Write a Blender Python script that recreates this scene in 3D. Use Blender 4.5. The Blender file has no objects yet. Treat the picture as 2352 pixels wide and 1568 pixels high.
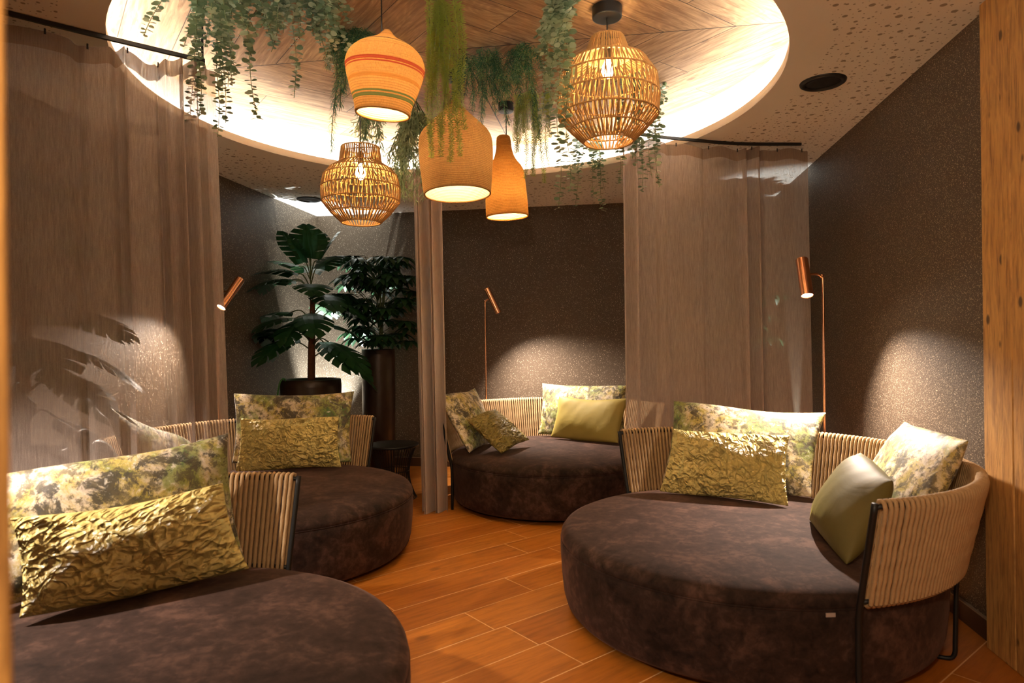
import bpy, bmesh, math, random
from mathutils import Vector, Matrix
S = bpy.context.scene
C = S.collection
PI = math.pi
R = math.radians
V = Vector

# ------------------------------------------------------------------ camera
EYE, H, HD = 1.31, 2.70, 3.00            # eye height, ceiling, timber disc in the recess
YAW, ROLL = math.atan(234 / 1500), 0.012
fw = V((-math.sin(YAW), math.cos(YAW), 0)); rt = V((math.cos(YAW), math.sin(YAW), 0)); up = V((0, 0, 1))
cx_ = rt * math.cos(ROLL) - up * math.sin(ROLL); cy_ = up * math.cos(ROLL) + rt * math.sin(ROLL)
cam = bpy.data.objects.new('camera', bpy.data.cameras.new('camera')); C.objects.link(cam)
cam.data.sensor_width = 36; cam.data.lens = 1500 / 2352 * 36
cam.matrix_world = Matrix((( cx_.x, cy_.x, -fw.x, 0), (cx_.y, cy_.y, -fw.y, 0), (cx_.z, cy_.z, -fw.z, EYE), (0, 0, 0, 1)))
cam.data.clip_start = 0.02
cam.data.dof.use_dof = True; cam.data.dof.focus_distance = 4.6; cam.data.dof.aperture_fstop = 3.2
S.camera = cam

# ------------------------------------------------------------------ world, exposure
w = bpy.data.worlds.new('world'); S.world = w; w.use_nodes = True
w.node_tree.nodes['Background'].inputs[0].default_value = (1, .72, .5, 1)
w.node_tree.nodes['Background'].inputs[1].default_value = 0.22
S.view_settings.view_transform = 'Standard'; S.view_settings.look = 'None'
S.view_settings.gamma = 1; S.view_settings.use_curve_mapping = False
S.view_settings.exposure = 1.65
COVE = 25.0        # strip emission
BULB = 62.0       # W per pendant
SPOT = 125.0       # W per reading lamp
UP = 150.0         # W per uplight
CORR = 26.0        # unseen light added behind the camera, standing in for corridor light on the jamb

def light(name, kind, loc, power, col, radius=.03, aim=None, angle=60, blend=.4):
    l = bpy.data.lights.new(name, kind); l.energy = power; l.color = col
    if kind == 'AREA': l.size = radius
    else: l.shadow_soft_size = radius
    if kind == 'SPOT': l.spot_size = R(angle); l.spot_blend = blend
    o = bpy.data.objects.new(name, l); C.objects.link(o); o.location = loc
    if aim is not None: o.rotation_euler = V(aim).to_track_quat('-Z', 'Y').to_euler()
    return o
light('jamb_fill_light', 'POINT', (-0.12, -0.14, 1.95), CORR, (1, .74, .48), .06)

# ------------------------------------------------------------------ mesh helpers
class MB:
    def __init__(s): s.v = []; s.f = []; s.m = []; s.mi = 0
    def add(s, vs, fs):
        k = len(s.v); s.v += [tuple(p) for p in vs]
        for f in fs: s.f.append(tuple(i + k for i in f)); s.m.append(s.mi)
    def box(s, a, b):
        x0, y0, z0 = a; x1, y1, z1 = b
        s.add([(x0,y0,z0),(x1,y0,z0),(x1,y1,z0),(x0,y1,z0),(x0,y0,z1),(x1,y0,z1),(x1,y1,z1),(x0,y1,z1)],
              [(0,3,2,1),(4,5,6,7),(0,1,5,4),(1,2,6,5),(2,3,7,6),(3,0,4,7)])
    def lathe(s, prof, n=48, cx=0, cy=0, close=False):
        vs = []; fs = []
        for r, z in prof:
            for i in range(n):
                a = 2*PI*i/n; vs.append((cx + r*math.cos(a), cy + r*math.sin(a), z))
        m = len(prof)
        for j in range(m if close else m-1):
            for i in range(n):
                a, b = j*n+i, j*n+(i+1) % n; k = (j+1) % m
                fs.append((a, b, k*n+(i+1) % n, k*n+i))
        if not close:
            if prof[0][0] > 1e-6 and getattr(s, 'cap0', False): fs.append(tuple(range(n))[::-1])
            if prof[-1][0] > 1e-6 and getattr(s, 'cap1', False): fs.append(tuple((m-1)*n+i for i in range(n)))
        s.add(vs, fs)
    def tube(s, path, r, n=8, cap=True, twist=0, lump=0):
        P = [V(p) for p in path]; vs = []; fs = []; u = None
        for i, p in enumerate(P):
            t = (P[min(i+1, len(P)-1)] - P[max(i-1, 0)]).normalized()
            if u is None:
                u = t.orthogonal().normalized()
            u = (u - t * u.dot(t)).normalized(); b = t.cross(u)
            rr = r[i] if isinstance(r, (list, tuple)) else r
            for k in range(n):
                a = 2*PI*k/n
                q = rr * (1 + lump*math.cos(2*a - twist*i))
                vs.append(p + (u*math.cos(a) + b*math.sin(a))*q)
        for i in range(len(P)-1):
            for k in range(n):
                fs.append((i*n+k, i*n+(k+1) % n, (i+1)*n+(k+1) % n, (i+1)*n+k))
        if cap: fs.append(tuple(range(n))[::-1]); fs.append(tuple((len(P)-1)*n+k for k in range(n)))
        s.add(vs, fs)
    def build(s, name, mats, parent=None, smooth=True, loc=None):
        me = bpy.data.meshes.new(name); me.from_pydata(s.v, [], s.f); me.update()
        for m in (mats if isinstance(mats, list) else [mats]): me.materials.append(m)
        if isinstance(mats, list): me.polygons.foreach_set('material_index', s.m)
        if smooth: me.polygons.foreach_set('use_smooth', [True]*len(s.f))
        o = bpy.data.objects.new(name, me); C.objects.link(o)
        if parent: o.parent = parent
        if loc: o.location = loc
        return o
def bevel(o, wd, seg=2):
    m = o.modifiers.new('bevel', 'BEVEL'); m.width = wd; m.segments = seg; m.limit_method = 'ANGLE'; return o
def tag(o, label, cat, group=None):
    o['label'] = label; o['category'] = cat
    if group: o['group'] = group
    return o
def thing(name, label, cat, loc, rz=0, group=None):
    o = bpy.data.objects.new(name, None); C.objects.link(o); o.location = loc; o.rotation_euler = (0, 0, rz)
    o.empty_display_size = .05
    return tag(o, label, cat, group)
def struct(o): o['kind'] = 'structure'; return o
def copy_tree(o, parent=None):
    c = o.copy(); C.objects.link(c)
    if parent: c.parent = parent
    for ch in list(o.children): copy_tree(ch, c)
    return c
def disc(mb, r, z, n=32, cx=0, cy=0, flip=False):
    vs = [(cx + r*math.cos(2*PI*i/n), cy + r*math.sin(2*PI*i/n), z) for i in range(n)]
    f = tuple(range(n)); mb.add(vs, [f[::-1] if flip else f])
def smooth_path(pts, k=6):
    P = [V(p) for p in pts]; out = []
    for i in range(len(P)-1):
        p0, p1, p2, p3 = P[max(i-1,0)], P[i], P[i+1], P[min(i+2,len(P)-1)]
        for j in range(k):
            t = j/k
            out.append(.5*((2*p1)+(p2-p0)*t+(2*p0-5*p1+4*p2-p3)*t*t+(3*p1-p0-3*p2+p3)*t**3))
    out.append(P[-1]); return out

# ------------------------------------------------------------------ material helpers
class NT:
    def __init__(s, name):
        s.mat = bpy.data.materials.new(name); s.mat.use_nodes = True; s.t = s.mat.node_tree
        s.t.nodes.clear(); s.out = s.n('OutputMaterial')
    def n(s, kind, **kw):
        nd = s.t.nodes.new('ShaderNode' + kind)
        for k, v in kw.items():
            if k[0].islower(): setattr(nd, k, v)
            else: s.set(nd, k.replace('_', ' '), v)
        return nd
    def set(s, nd, key, v):
        inp = nd.inputs[int(key)] if key.isdigit() else nd.inputs[key]
        if isinstance(v, bpy.types.NodeSocket): s.t.links.new(v, inp)
        elif isinstance(v, bpy.types.Node): s.t.links.new(v.outputs[0], inp)
        else:
            if inp.type == 'RGBA' and len(v) == 3: v = (*v, 1)
            inp.default_value = v
    def m(s, op, a, b=None, c=None):
        nd = s.n('Math', operation=op)
        for i, x in enumerate((a, b, c)):
            if x is not None: s.set(nd, str(i), x)
        return nd.outputs[0]
    def mix(s, f, a, b, mode='MIX'):
        nd = s.n('Mix', data_type='RGBA', blend_type=mode)
        s.set(nd, '0', f); s.set(nd, '6', a); s.set(nd, '7', b); return nd.outputs[2]
    def ramp(s, f, stops, interp='LINEAR'):
        nd = s.n('ValToRGB'); s.set(nd, '0', f); e = nd.color_ramp.elements; nd.color_ramp.interpolation = interp
        while len(e) < len(stops): e.new(.5)
        for el, (p, c) in zip(e, stops):
            el.position = p; el.color = (*c, 1) if not isinstance(c, (int, float)) else (c, c, c, 1)
        return nd.outputs[0]
    def obj(s): return s.n('TexCoord').outputs['Object']
    def world(s): return s.n('NewGeometry').outputs['Position']
    def mp(s, v, scale=(1,1,1), loc=(0,0,0), rot=(0,0,0)):
        nd = s.n('Mapping', Vector=v); nd.inputs['Scale'].default_value = scale
        nd.inputs['Location'].default_value = loc; nd.inputs['Rotation'].default_value = rot; return nd.outputs[0]
    def noise(s, v, scale, detail=3, rough=.5, dist=0, out=0):
        return s.n('TexNoise', Vector=v, Scale=scale, Detail=detail, Roughness=rough, Distortion=dist).outputs[out]
    def vor(s, v, scale, feature='F1', out=0, rnd=1, dims='3D'):
        nd = s.n('TexVoronoi', feature=feature, voronoi_dimensions=dims)
        s.set(nd, 'Vector', v); s.set(nd, 'Scale', scale); s.set(nd, 'Randomness', rnd); return nd.outputs[out]
    def bump(s, h, strength=.3, dist=.01, nrm=None):
        nd = s.n('Bump', Height=h, Strength=strength, Distance=dist)
        if nrm is not None: s.set(nd, 'Normal', nrm)
        return nd.outputs[0]
    def bsdf(s, col, rough=.6, **kw):
        nd = s.n('BsdfPrincipled'); s.set(nd, 'Base Color', col); s.set(nd, 'Roughness', rough)
        for k, v in kw.items(): s.set(nd, k.replace('_', ' '), v)
        return nd
    def done(s, sh): s.t.links.new(sh.outputs[0] if isinstance(sh, bpy.types.Node) else sh, s.out.inputs[0]); return s.mat
    def mixsh(s, f, a, b):
        nd = s.n('MixShader'); s.set(nd, '0', f); s.set(nd, '1', a); s.set(nd, '2', b); return nd

def plain(name, col, rough=.5, metal=0, **kw):
    t = NT(name); return t.done(t.bsdf(col, rough, Metallic=float(metal), **kw))
def emit(name, col, st):
    t = NT(name); return t.done(t.n('Emission', Color=(*col, 1), Strength=st))

def mat_wall():
    t = NT('dark_glitter_plaster'); p = t.world()
    n1 = t.noise(p, 3.0, 4); col = t.mix(n1, (.078, .055, .036), (.108, .078, .053))
    cell = t.vor(p, 95, out=1); d = t.vor(p, 95)
    sp = t.m('MULTIPLY', t.m('GREATER_THAN', t.n('SeparateColor', Color=cell).outputs[0], .80), t.m('LESS_THAN', d, .26))
    cell2 = t.vor(p, 210, out=1); d2 = t.vor(p, 210)
    sp2 = t.m('MULTIPLY', t.m('GREATER_THAN', t.n('SeparateColor', Color=cell2).outputs[0], .80), t.m('LESS_THAN', d2, .30))
    spk = t.m('MAXIMUM', sp, sp2)
    col = t.mix(t.m('MULTIPLY', spk, .85), col, (.60, .49, .36))
    b = t.bump(t.noise(p, 130, 3, .6), .5, .004)
    return t.done(t.bsdf(col, .55, Normal=b, Specular_IOR_Level=.35))
def mat_ceiling():
    t = NT('perforated_plaster'); p = t.world(); sx = t.n('SeparateXYZ', Vector=p)
    col = t.mix(t.noise(p, 2, 2), (.78, .735, .68), (.84, .79, .735))
    flat = t.n('CombineXYZ', X=sx.outputs[0], Y=sx.outputs[1]).outputs[0]
    holes = 0
    for sc, lo, hi, off in ((13.5, .09, .21, 0), (25, .06, .14, 3.7)):
        v = t.mp(flat, loc=(off, off, 0)); d = t.vor(v, sc, dims='2D', rnd=.75); c = t.n('SeparateColor', Color=t.vor(v, sc, out=1, dims='2D', rnd=.75)).outputs[0]
        rad = t.m('MULTIPLY_ADD', t.m('POWER', c, 2.2), hi-lo, lo)
        h = t.m('LESS_THAN', d, rad); holes = h if holes == 0 else t.m('MAXIMUM', holes, h)
    dx = t.m('SUBTRACT', sx.outputs[0], RC[0]); dy = t.m('SUBTRACT', sx.outputs[1], RC[1])
    rr = t.m('SQRT', t.m('ADD', t.m('MULTIPLY', dx, dx), t.m('MULTIPLY', dy, dy)))
    holes = t.m('MULTIPLY', holes, t.m('GREATER_THAN', rr, RR + .17))
    col = t.mix(holes, col, (.33, .28, .225))
    b = t.bump(t.m('SUBTRACT', 1, holes), .5, .006)
    return t.done(t.bsdf(col, .9, Normal=b))
def planks(t, along, across, width, length, key):
    """row id, plank id noise, gap mask from along/across sockets"""
    a = t.m('DIVIDE', across, width); row = t.m('FLOOR', a); fa = t.m('FRACT', a)
    rnd = t.n('TexWhiteNoise', noise_dimensions='2D', Vector=t.n('CombineXYZ', X=row, Y=key).outputs[0]).outputs[0]
    l = t.m('ADD', t.m('DIVIDE', along, length), t.m('MULTIPLY', rnd, 7.3)); pl = t.m('FLOOR', l); fl = t.m('FRACT', l)
    idn = t.n('TexWhiteNoise', noise_dimensions='3D', Vector=t.n('CombineXYZ', X=row, Y=pl, Z=key).outputs[0]).outputs[0]
    def edge(fr, size, wd):
        return t.m('LESS_THAN', t.m('MULTIPLY', t.m('MINIMUM', fr, t.m('SUBTRACT', 1, fr)), size), wd)
    return idn, (lambda wd: t.m('MAXIMUM', edge(fa, width, wd), edge(fl, length, wd)))
def wood_grain(t, along, across, idn, fine=60):
    v = t.n('CombineXYZ', X=t.m('MULTIPLY', across, 1.0), Y=t.m('MULTIPLY', along, .09), Z=t.m('MULTIPLY', idn, 37)).outputs[0]
    v2 = t.n('CombineXYZ', X=across, Y=t.m('MULTIPLY', along, .25), Z=t.m('MULTIPLY', idn, 37)).outputs[0]
    g1 = t.noise(v, fine, 5, .65, .4); g2 = t.noise(v2, 7, 3, .55, 1.6)
    ring = t.m('ABSOLUTE', t.m('SINE', t.m('MULTIPLY', t.noise(v2, 4.5, 2, .5, .6), 60)))
    v3 = t.n('CombineXYZ', X=across, Y=t.m('MULTIPLY', along, .55), Z=t.m('MULTIPLY', idn, 11)).outputs[0]
    knot = t.ramp(t.vor(v3, 3.6), [(0, 1), (.045, .9), (.09, 0)])
    return g1, g2, ring, knot
def mat_disc():
    t = NT('reclaimed_timber_boards'); p = t.n('SeparateXYZ', Vector=t.world())
    dx = t.m('SUBTRACT', p.outputs[0], RC[0]); dy = t.m('SUBTRACT', p.outputs[1], RC[1])
    a = t.m('ABSOLUTE', dx); b = t.m('ABSOLUTE', dy)
    ac = t.m('MULTIPLY', t.m('ADD', a, b), .7071); al = t.m('MULTIPLY', t.m('SUBTRACT', a, b), .7071)
    key = t.m('ADD', t.m('SIGN', dx), t.m('MULTIPLY', t.m('SIGN', dy), 2.0))
    al = t.m('ADD', al, t.m('MULTIPLY', key, 5.3))
    idn, gap = planks(t, al, ac, .27, 2.3, key)
    g1, g2, ring, knot = wood_grain(t, al, ac, idn, 42)
    col = t.mix(g2, (.66, .42, .21), (.40, .215, .095))
    col = t.mix(t.m('MULTIPLY', idn, .55), col, (.70, .48, .27))
    col = t.mix(t.ramp(g1, [(.43, 0), (.62, .72)]), col, (.19, .085, .032))
    col = t.mix(t.m('MULTIPLY', ring, .42), col, (.30, .17, .08))
    col = t.mix(t.m('MULTIPLY', knot, .8), col, (.12, .06, .03))
    seam = t.m('LESS_THAN', t.m('MINIMUM', a, b), .004)
    g = t.m('MAXIMUM', gap(.0022), seam); col = t.mix(g, col, (.06, .035, .018))
    bp = t.bump(t.m('SUBTRACT', t.m('MULTIPLY', g1, -.5), t.m('MULTIPLY', g, 2)), .5, .004)
    return t.done(t.bsdf(col, .7, Normal=bp))
def mat_floor():
    t = NT('wood_look_tile'); p = t.n('SeparateXYZ', Vector=t.world()); th = R(47.4)
    al = t.m('ADD', t.m('MULTIPLY', p.outputs[0], math.cos(th)), t.m('MULTIPLY', p.outputs[1], math.sin(th)))
    ac = t.m('ADD', t.m('MULTIPLY', p.outputs[0], -math.sin(th)), t.m('MULTIPLY', p.outputs[1], math.cos(th)))
    ac = t.m('ADD', ac, .242*20 - 2.868)
    al = t.m('ADD', al, 20.4)
    idn, gap = planks(t, al, ac, .242, 1.22, 3.0)
    g1, g2, ring, knot = wood_grain(t, al, ac, idn, 40)
    col = t.mix(g2, (.56, .19, .020), (.31, .085, .009))
    col = t.mix(t.m('MULTIPLY', idn, .5), col, (.62, .23, .028))
    col = t.mix(t.ramp(g1, [(.45, 0), (.72, .5)]), col, (.17, .05, .008))
    col = t.mix(t.m('MULTIPLY', ring, .12), col, (.20, .07, .02))
    col = t.mix(t.m('MULTIPLY', knot, .5), col, (.12, .04, .01))
    g = gap(.0027); col = t.mix(g, col, (.74, .42, .19))
    bp = t.bump(g1, .12, .003)
    return t.done(t.bsdf(col, t.m('MULTIPLY_ADD', g1, .2, .33), Normal=bp, Specular_IOR_Level=.4))
def mat_post():
    t = NT('aged_timber_planks'); p = t.n('SeparateXYZ', Vector=t.world())
    ac = t.m('ADD', p.outputs[1], t.m('MULTIPLY', p.outputs[0], .6)); al = p.outputs[2]
    idn = t.n('TexWhiteNoise', noise_dimensions='1D', W=t.m('FLOOR', t.m('DIVIDE', ac, .2))).outputs[0]
    g1, g2, ring, knot = wood_grain(t, al, ac, idn, 70)
    col = t.mix(g2, (.78, .45, .14), (.55, .27, .07))
    col = t.mix(t.ramp(g1, [(.46, 0), (.68, .75)]), col, (.20, .085, .024))
    col = t.mix(t.m('MULTIPLY', ring, .15), col, (.25, .11, .03))
    v3 = t.n('CombineXYZ', X=ac, Y=t.m('MULTIPLY', al, .6), Z=t.m('MULTIPLY', idn, 5)).outputs[0]
    kn = t.ramp(t.vor(v3, 9), [(0, 1), (.09, .9), (.14, 0)])
    col = t.mix(t.m('MULTIPLY', kn, .9), col, (.04, .02, .008))
    return t.done(t.bsdf(col, .65, Normal=t.bump(g1, .5, .004)))
def mat_suede():
    t = NT('dark_brown_suede'); p = t.obj()
    n1 = t.noise(p, 4, 5, .6, .8); n2 = t.noise(p, 26, 4, .65, .5)
    f = t.m('ADD', t.m('MULTIPLY', n1, .6), t.m('MULTIPLY', n2, .4))
    col = t.ramp(f, [(.36, (.013, .008, .0063)), (.50, (.036, .0205, .0158)), (.64, (.096, .053, .039))])
    b = t.bump(t.noise(p, 220, 2), .25, .002)
    nd = t.bsdf(col, .85, Normal=b, Specular_IOR_Level=.15, Sheen_Weight=.16, Sheen_Roughness=.4, Sheen_Tint=(.75, .42, .32, 1))
    return t.done(nd)
def mat_gold(name, lo, hi, crumple):
    t = NT(name); oi = t.n('ObjectInfo').outputs['Random']
    off = t.n('CombineXYZ', X=t.m('MULTIPLY', oi, 13), Y=t.m('MULTIPLY', oi, 7), Z=oi).outputs[0]
    v = t.n('VectorMath', operation='ADD'); t.set(v, '0', t.obj()); t.set(v, '1', off); p = v.outputs[0]
    n1 = t.noise(p, 5, 4, .6, .6)
    if crumple:
        nz = t.noise(p, 7, 2, .5, 0, out=1); dv = t.n('VectorMath', operation='MULTIPLY_ADD'); t.set(dv, '0', nz); t.set(dv, '1', (.16, .16, .16)); t.set(dv, '2', p)
        h = 0
        for sc_, rot, wt, st in ((11, (0, 0, .6), 1.0, (1, 1, .45)), (21, (.9, .5, .3), 1.1, (.45, 1, 1)), (38, (.3, 1.1, .4), 1.0, (1, .5, 1))):
            q = t.mp(dv.outputs[0], scale=st, rot=rot); vn = t.n('TexVoronoi', Vector=q, Scale=sc_)
            dd = t.n('VectorMath', operation='SUBTRACT'); t.set(dd, '0', q); t.set(dd, '1', vn.outputs['Position'])
            cc = t.n('VectorMath', operation='SUBTRACT'); t.set(cc, '0', vn.outputs['Color']); t.set(cc, '1', (.5, .5, .5))
            dt = t.n('VectorMath', operation='DOT_PRODUCT'); t.set(dt, '0', dd.outputs[0]); t.set(dt, '1', cc.outputs[0])
            h = t.m('MULTIPLY_ADD', dt.outputs[1], wt, h)
        h = t.m('MULTIPLY', h, .55)
        for sc_, rot, amp in ((10, (.3, .2, .5), .006), (13, (1.2, .4, -.6), .006), (12, (-.5, .9, 1.3), .006), (18, (.8, -.7, .2), .004), (20, (-1.1, .3, -1.0), .004)):
            q = t.noise(t.mp(p, scale=(1, .28, 1), rot=rot), sc_, 1.5, .5, .3)
            r_ = t.m('SUBTRACT', 1, t.m('MINIMUM', t.m('MULTIPLY', t.m('ABSOLUTE', t.m('SUBTRACT', q, .5)), 13), 1))
            h = t.m('MULTIPLY_ADD', r_, amp, h)
        bp = t.bump(h, 1.0, 1.7)
        col = t.mix(n1, lo, hi)
        rough = .42
    else:
        h = t.m('ADD', t.noise(p, 7, 3, .5, 1.2), t.m('MULTIPLY', t.noise(p, 300, 2), .05)); bp = t.bump(h, .10, .02)
        col = t.mix(n1, lo, hi); rough = .6
    nd = t.bsdf(col, rough, Normal=bp, Specular_IOR_Level=.45, Sheen_Weight=.5 if crumple else .28, Sheen_Roughness=.3, Sheen_Tint=(*[min(1, c*1.8) for c in hi], 1))
    return t.done(nd)
def mat_moss():
    t = NT('moss_print_velvet'); oi = t.n('ObjectInfo').outputs['Random']
    off = t.n('CombineXYZ', X=t.m('MULTIPLY', oi, 31), Y=t.m('MULTIPLY', oi, 17), Z=oi).outputs[0]
    v = t.n('VectorMath', operation='ADD'); t.set(v, '0', t.obj()); t.set(v, '1', off); p = v.outputs[0]
    big = t.noise(p, 8, 7, .72, .7); med = t.noise(t.mp(p, loc=(3, 5, 1)), 9, 7, .72, .5); fin = t.noise(t.mp(p, loc=(7, 1, 4)), 26, 6, .75, .3)
    gr = t.noise(t.mp(p, loc=(1, 9, 2)), 4.2, 4, .6, .5)
    col = t.ramp(big, [(.34, (.26, .24, .05)), (.43, (.48, .38, .10)), (.50, (.56, .46, .26)), (.57, (.64, .56, .44)), (.66, (.34, .28, .24))])
    col = t.mix(t.ramp(gr, [(.50, 0), (.58, .8)]), col, (.20, .26, .05))
    col = t.mix(t.ramp(gr, [(.62, 0), (.68, .9)]), col, (.05, .14, .03))
    col = t.mix(t.ramp(med, [(.53, 0), (.58, .92)]), col, (.035, .032, .025))
    col = t.mix(t.ramp(fin, [(.495, 0), (.565, .85)]), col, (.10, .08, .04))
    col = t.mix(t.ramp(fin, [(.34, .7), (.42, 0)]), col, (.80, .77, .68))
    bp = t.bump(t.m('ADD', t.noise(p, 8, 3, .5, 1), t.m('MULTIPLY', fin, .2)), .35, .015)
    return t.done(t.bsdf(col, .6, Normal=bp, Sheen_Weight=.3, Sheen_Roughness=.3))
def mat_rope(name, lo, hi, sc=30):
    t = NT(name); p = t.obj(); f = t.noise(p, sc, 4, .7)
    return t.done(t.bsdf(t.mix(f, lo, hi), .8, Normal=t.bump(t.noise(p, 260, 2), .4, .003)))
def mat_shade(name, lo, hi, tr, bands=None):
    t = NT(name); p = t.obj(); s = t.n('SeparateXYZ', Vector=p)
    ang = t.m('ARCTAN2', s.outputs[1], s.outputs[0])
    v = t.n('CombineXYZ', X=t.m('MULTIPLY', ang, 9), Y=t.m('MULTIPLY', s.outputs[2], 90)).outputs[0]
    f = t.noise(v, 1.6, 3, .6); g = t.noise(t.mp(p, scale=(1, 1, .35)), 11, 3, .6)
    col = t.mix(t.m('ADD', t.m('MULTIPLY', f, .55), t.m('MULTIPLY', g, .45)), lo, hi)
    coil = t.m('ABSOLUTE', t.m('SINE', t.m('MULTIPLY', s.outputs[2], PI/.0105))); st_ = t.noise(t.n('CombineXYZ', X=t.m('MULTIPLY', ang, 40), Y=t.m('FLOOR', t.m('DIVIDE', s.outputs[2], .0105))).outputs[0], 1.3, 2, .7)
    col = t.mix(t.ramp(st_, [(.5, 0), (.62, .3)]), col, [c*.45 for c in lo]); col = t.mix(t.ramp(coil, [(0, .75), (.40, 0)]), col, [c*.35 for c in lo])
    if bands:
        zz = t.m('ADD', s.outputs[2], t.m('MULTIPLY', t.m('SUBTRACT', t.noise(p, 3, 1), .5), .006))
        for z0, z1, c, k in bands:
            col = t.mix(t.m('MULTIPLY', t.m('MULTIPLY', t.m('GREATER_THAN', zz, z0), t.m('LESS_THAN', zz, z1)), k), col, c)
    col = t.mix(t.m('MULTIPLY', t.n('NewGeometry').outputs['Backfacing'], .75), col, (.88, .76, .56))  # inner faces coloured cream, standing in for the bulb-lit inside of the shade
    d = t.n('BsdfDiffuse', Color=col, Normal=t.bump(f, .5, .004)); tl = t.n('BsdfTranslucent', Color=t.mix(.15, col, tr))
    return t.done(t.mixsh(.11, d, tl))
def mat_sheer(name, dens, lo=(.50, .415, .37), hi=(.71, .60, .535)):
    t = NT(name); p = t.obj()
    st = t.noise(t.mp(p, scale=(1, 1, .05)), 260, 3, .7); st2 = t.noise(t.mp(p, scale=(1, 1, .12)), 60, 4, .7); wv = t.noise(t.mp(p, scale=(1, 1, 1)), 420, 2, .7)
    col = t.mix(t.m('ADD', t.m('MULTIPLY', st, .7), t.m('MULTIPLY', st2, .3)), lo, hi)
    a = t.m('ADD', dens, t.m('MULTIPLY', t.m('SUBTRACT', t.m('ADD', t.m('ADD', st, wv), t.m('MULTIPLY', st2, .5)), 1.25), .5))
    a = t.n('Clamp', Value=a, Min=.15, Max=1.0).outputs[0]
    cloth = t.mixsh(.42, t.n('BsdfDiffuse', Color=col), t.n('BsdfTranslucent', Color=col))
    return t.done(t.mixsh(a, t.n('BsdfTransparent'), cloth))
def mat_leaf(name, lo, hi, rough=.5, tr=.25, sc=20):
    t = NT(name); col = t.mix(t.noise(t.obj(), sc, 2), lo, hi)
    b = t.bsdf(col, rough, Specular_IOR_Level=.35); tl = t.n('BsdfTranslucent', Color=col)
    return t.done(t.mixsh(tr, b, tl))

RC, RR = (-.853, 3.68), 1.743           # recess centre and radius
M = dict(wall=mat_wall(), ceil=mat_ceiling(), disc=mat_disc(), floor=mat_floor(), post=mat_post(), suede=mat_suede(),
    gold=mat_gold('crushed_gold_velvet', (.60, .46, .13), (.82, .68, .26), True),
    dgold=mat_gold('crushed_bronze_velvet', (.18, .13, .028), (.32, .25, .07), True),
    olive=mat_gold('smooth_olive_velvet', (.085, .070, .014), (.140, .117, .026), False),
    mustard=mat_gold('smooth_mustard_velvet', (.30, .23, .045), (.39, .31, .07), False),
    moss=mat_moss(), rope=mat_rope('beige_rope', (.32, .195, .088), (.53, .36, .185)),
    jute=mat_rope('tan_paper_cord', (.34, .17, .05), (.60, .34, .11)),
    white=plain('white_paint', (.80, .77, .70), .8), lip=plain('cream_paint', (.62, .53, .42), .8),
    black=plain('black_metal', (.012, .012, .012), .45, .3), rail=plain('black_rail', (.010, .010, .010), .4),
    copper=plain('brushed_copper', (.86, .43, .24), .24, 1), pot=None,
    base=plain('dark_stained_skirting', (.07, .032, .014), .5), cap=plain('skirting_edge', (.32, .24, .17), .4),
    sheer=mat_sheer('sheer_linen', .66), tape=mat_sheer('header_tape', .93, (.26, .18, .13), (.38, .28, .21)),
    dense=mat_sheer('gathered_linen', .95, (.58, .48, .425), (.76, .645, .57)),
    eu=mat_leaf('eucalyptus_leaf', (.10, .20, .12), (.30, .40, .26)), eul=mat_leaf('pale_eucalyptus_leaf', (.36, .46, .30), (.58, .66, .48)),
    fern=mat_leaf('dark_fern_needle', (.015, .10, .045), (.05, .22, .10)), fernl=mat_leaf('light_fern_needle', (.10, .24, .08), (.28, .40, .16)),
    grass=mat_leaf('lime_needle', (.34, .48, .07), (.64, .74, .22), .5, .45), stag=mat_leaf('staghorn_frond', (.22, .32, .16), (.46, .54, .32)),
    mon=mat_leaf('monstera_leaf', (.010, .045, .015), (.022, .085, .028), .35, .12), sch=mat_leaf('umbrella_leaf', (.010, .040, .016), (.03, .09, .035), .35, .12),
    stem=plain('green_stem', (.10, .14, .05), .6), trunk=None, soil=plain('dark_soil', (.02, .014, .01), .9),
    bulb=emit('warm_bulb', (1, .72, .36), 60), lens=emit('lamp_lens', (1, .80, .58), 40), strip=emit('strip_light', (1, .97, .93), COVE),
    socket=plain('dark_socket', (.02, .018, .016), .5), tagm=plain('white_label', (.36, .30, .27), .7))
t = NT('bronze_glaze'); nn = t.noise(t.obj(), 5, 4, .6); M['pot'] = t.done(t.bsdf(t.mix(nn, (.020, .012, .008), (.055, .032, .02)), .38, Metallic=.3, Normal=t.bump(t.noise(t.obj(), 14, 3), .3, .01)))
t = NT('coir_trunk'); nn = t.noise(t.obj(), 30, 4, .7); M['trunk'] = t.done(t.bsdf(t.mix(nn, (.10, .035, .015), (.30, .12, .05)), .9, Normal=t.bump(nn, .8, .01)))

# ------------------------------------------------------------------ room shell
XL, XR, YB, YF = -3.18, 1.58, 6.71, 0.30
b = MB(); b.box((XL-.15, -1.6, -.1), (XR+.15, YB+.15, 0)); struct(b.build('floor', M['floor'], smooth=False))
b = MB(); b.box((XL-.15, YF, 0), (XL, YB+.15, H+.4)); struct(b.build('wall_left', M['wall'], smooth=False))
b = MB(); b.box((XL, YB, 0), (XR, YB+.15, H+.4)); struct(b.build('wall_back', M['wall'], smooth=False))
b = MB(); b.box((XR, -1.6, 0), (XR+.15, YB+.15, H+.4)); struct(b.build('wall_right', M['wall'], smooth=False))
b = MB(); b.box((XL, YF-.12, 0), (-.66, YF, H)); struct(b.build('wall_front', M['wall'], smooth=False))
b = MB(); b.box((-.66, YF-.09, 0), (-.402, YF+.085, H)); struct(bevel(b.build('trim_1', M['post'], smooth=False), .006))
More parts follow.
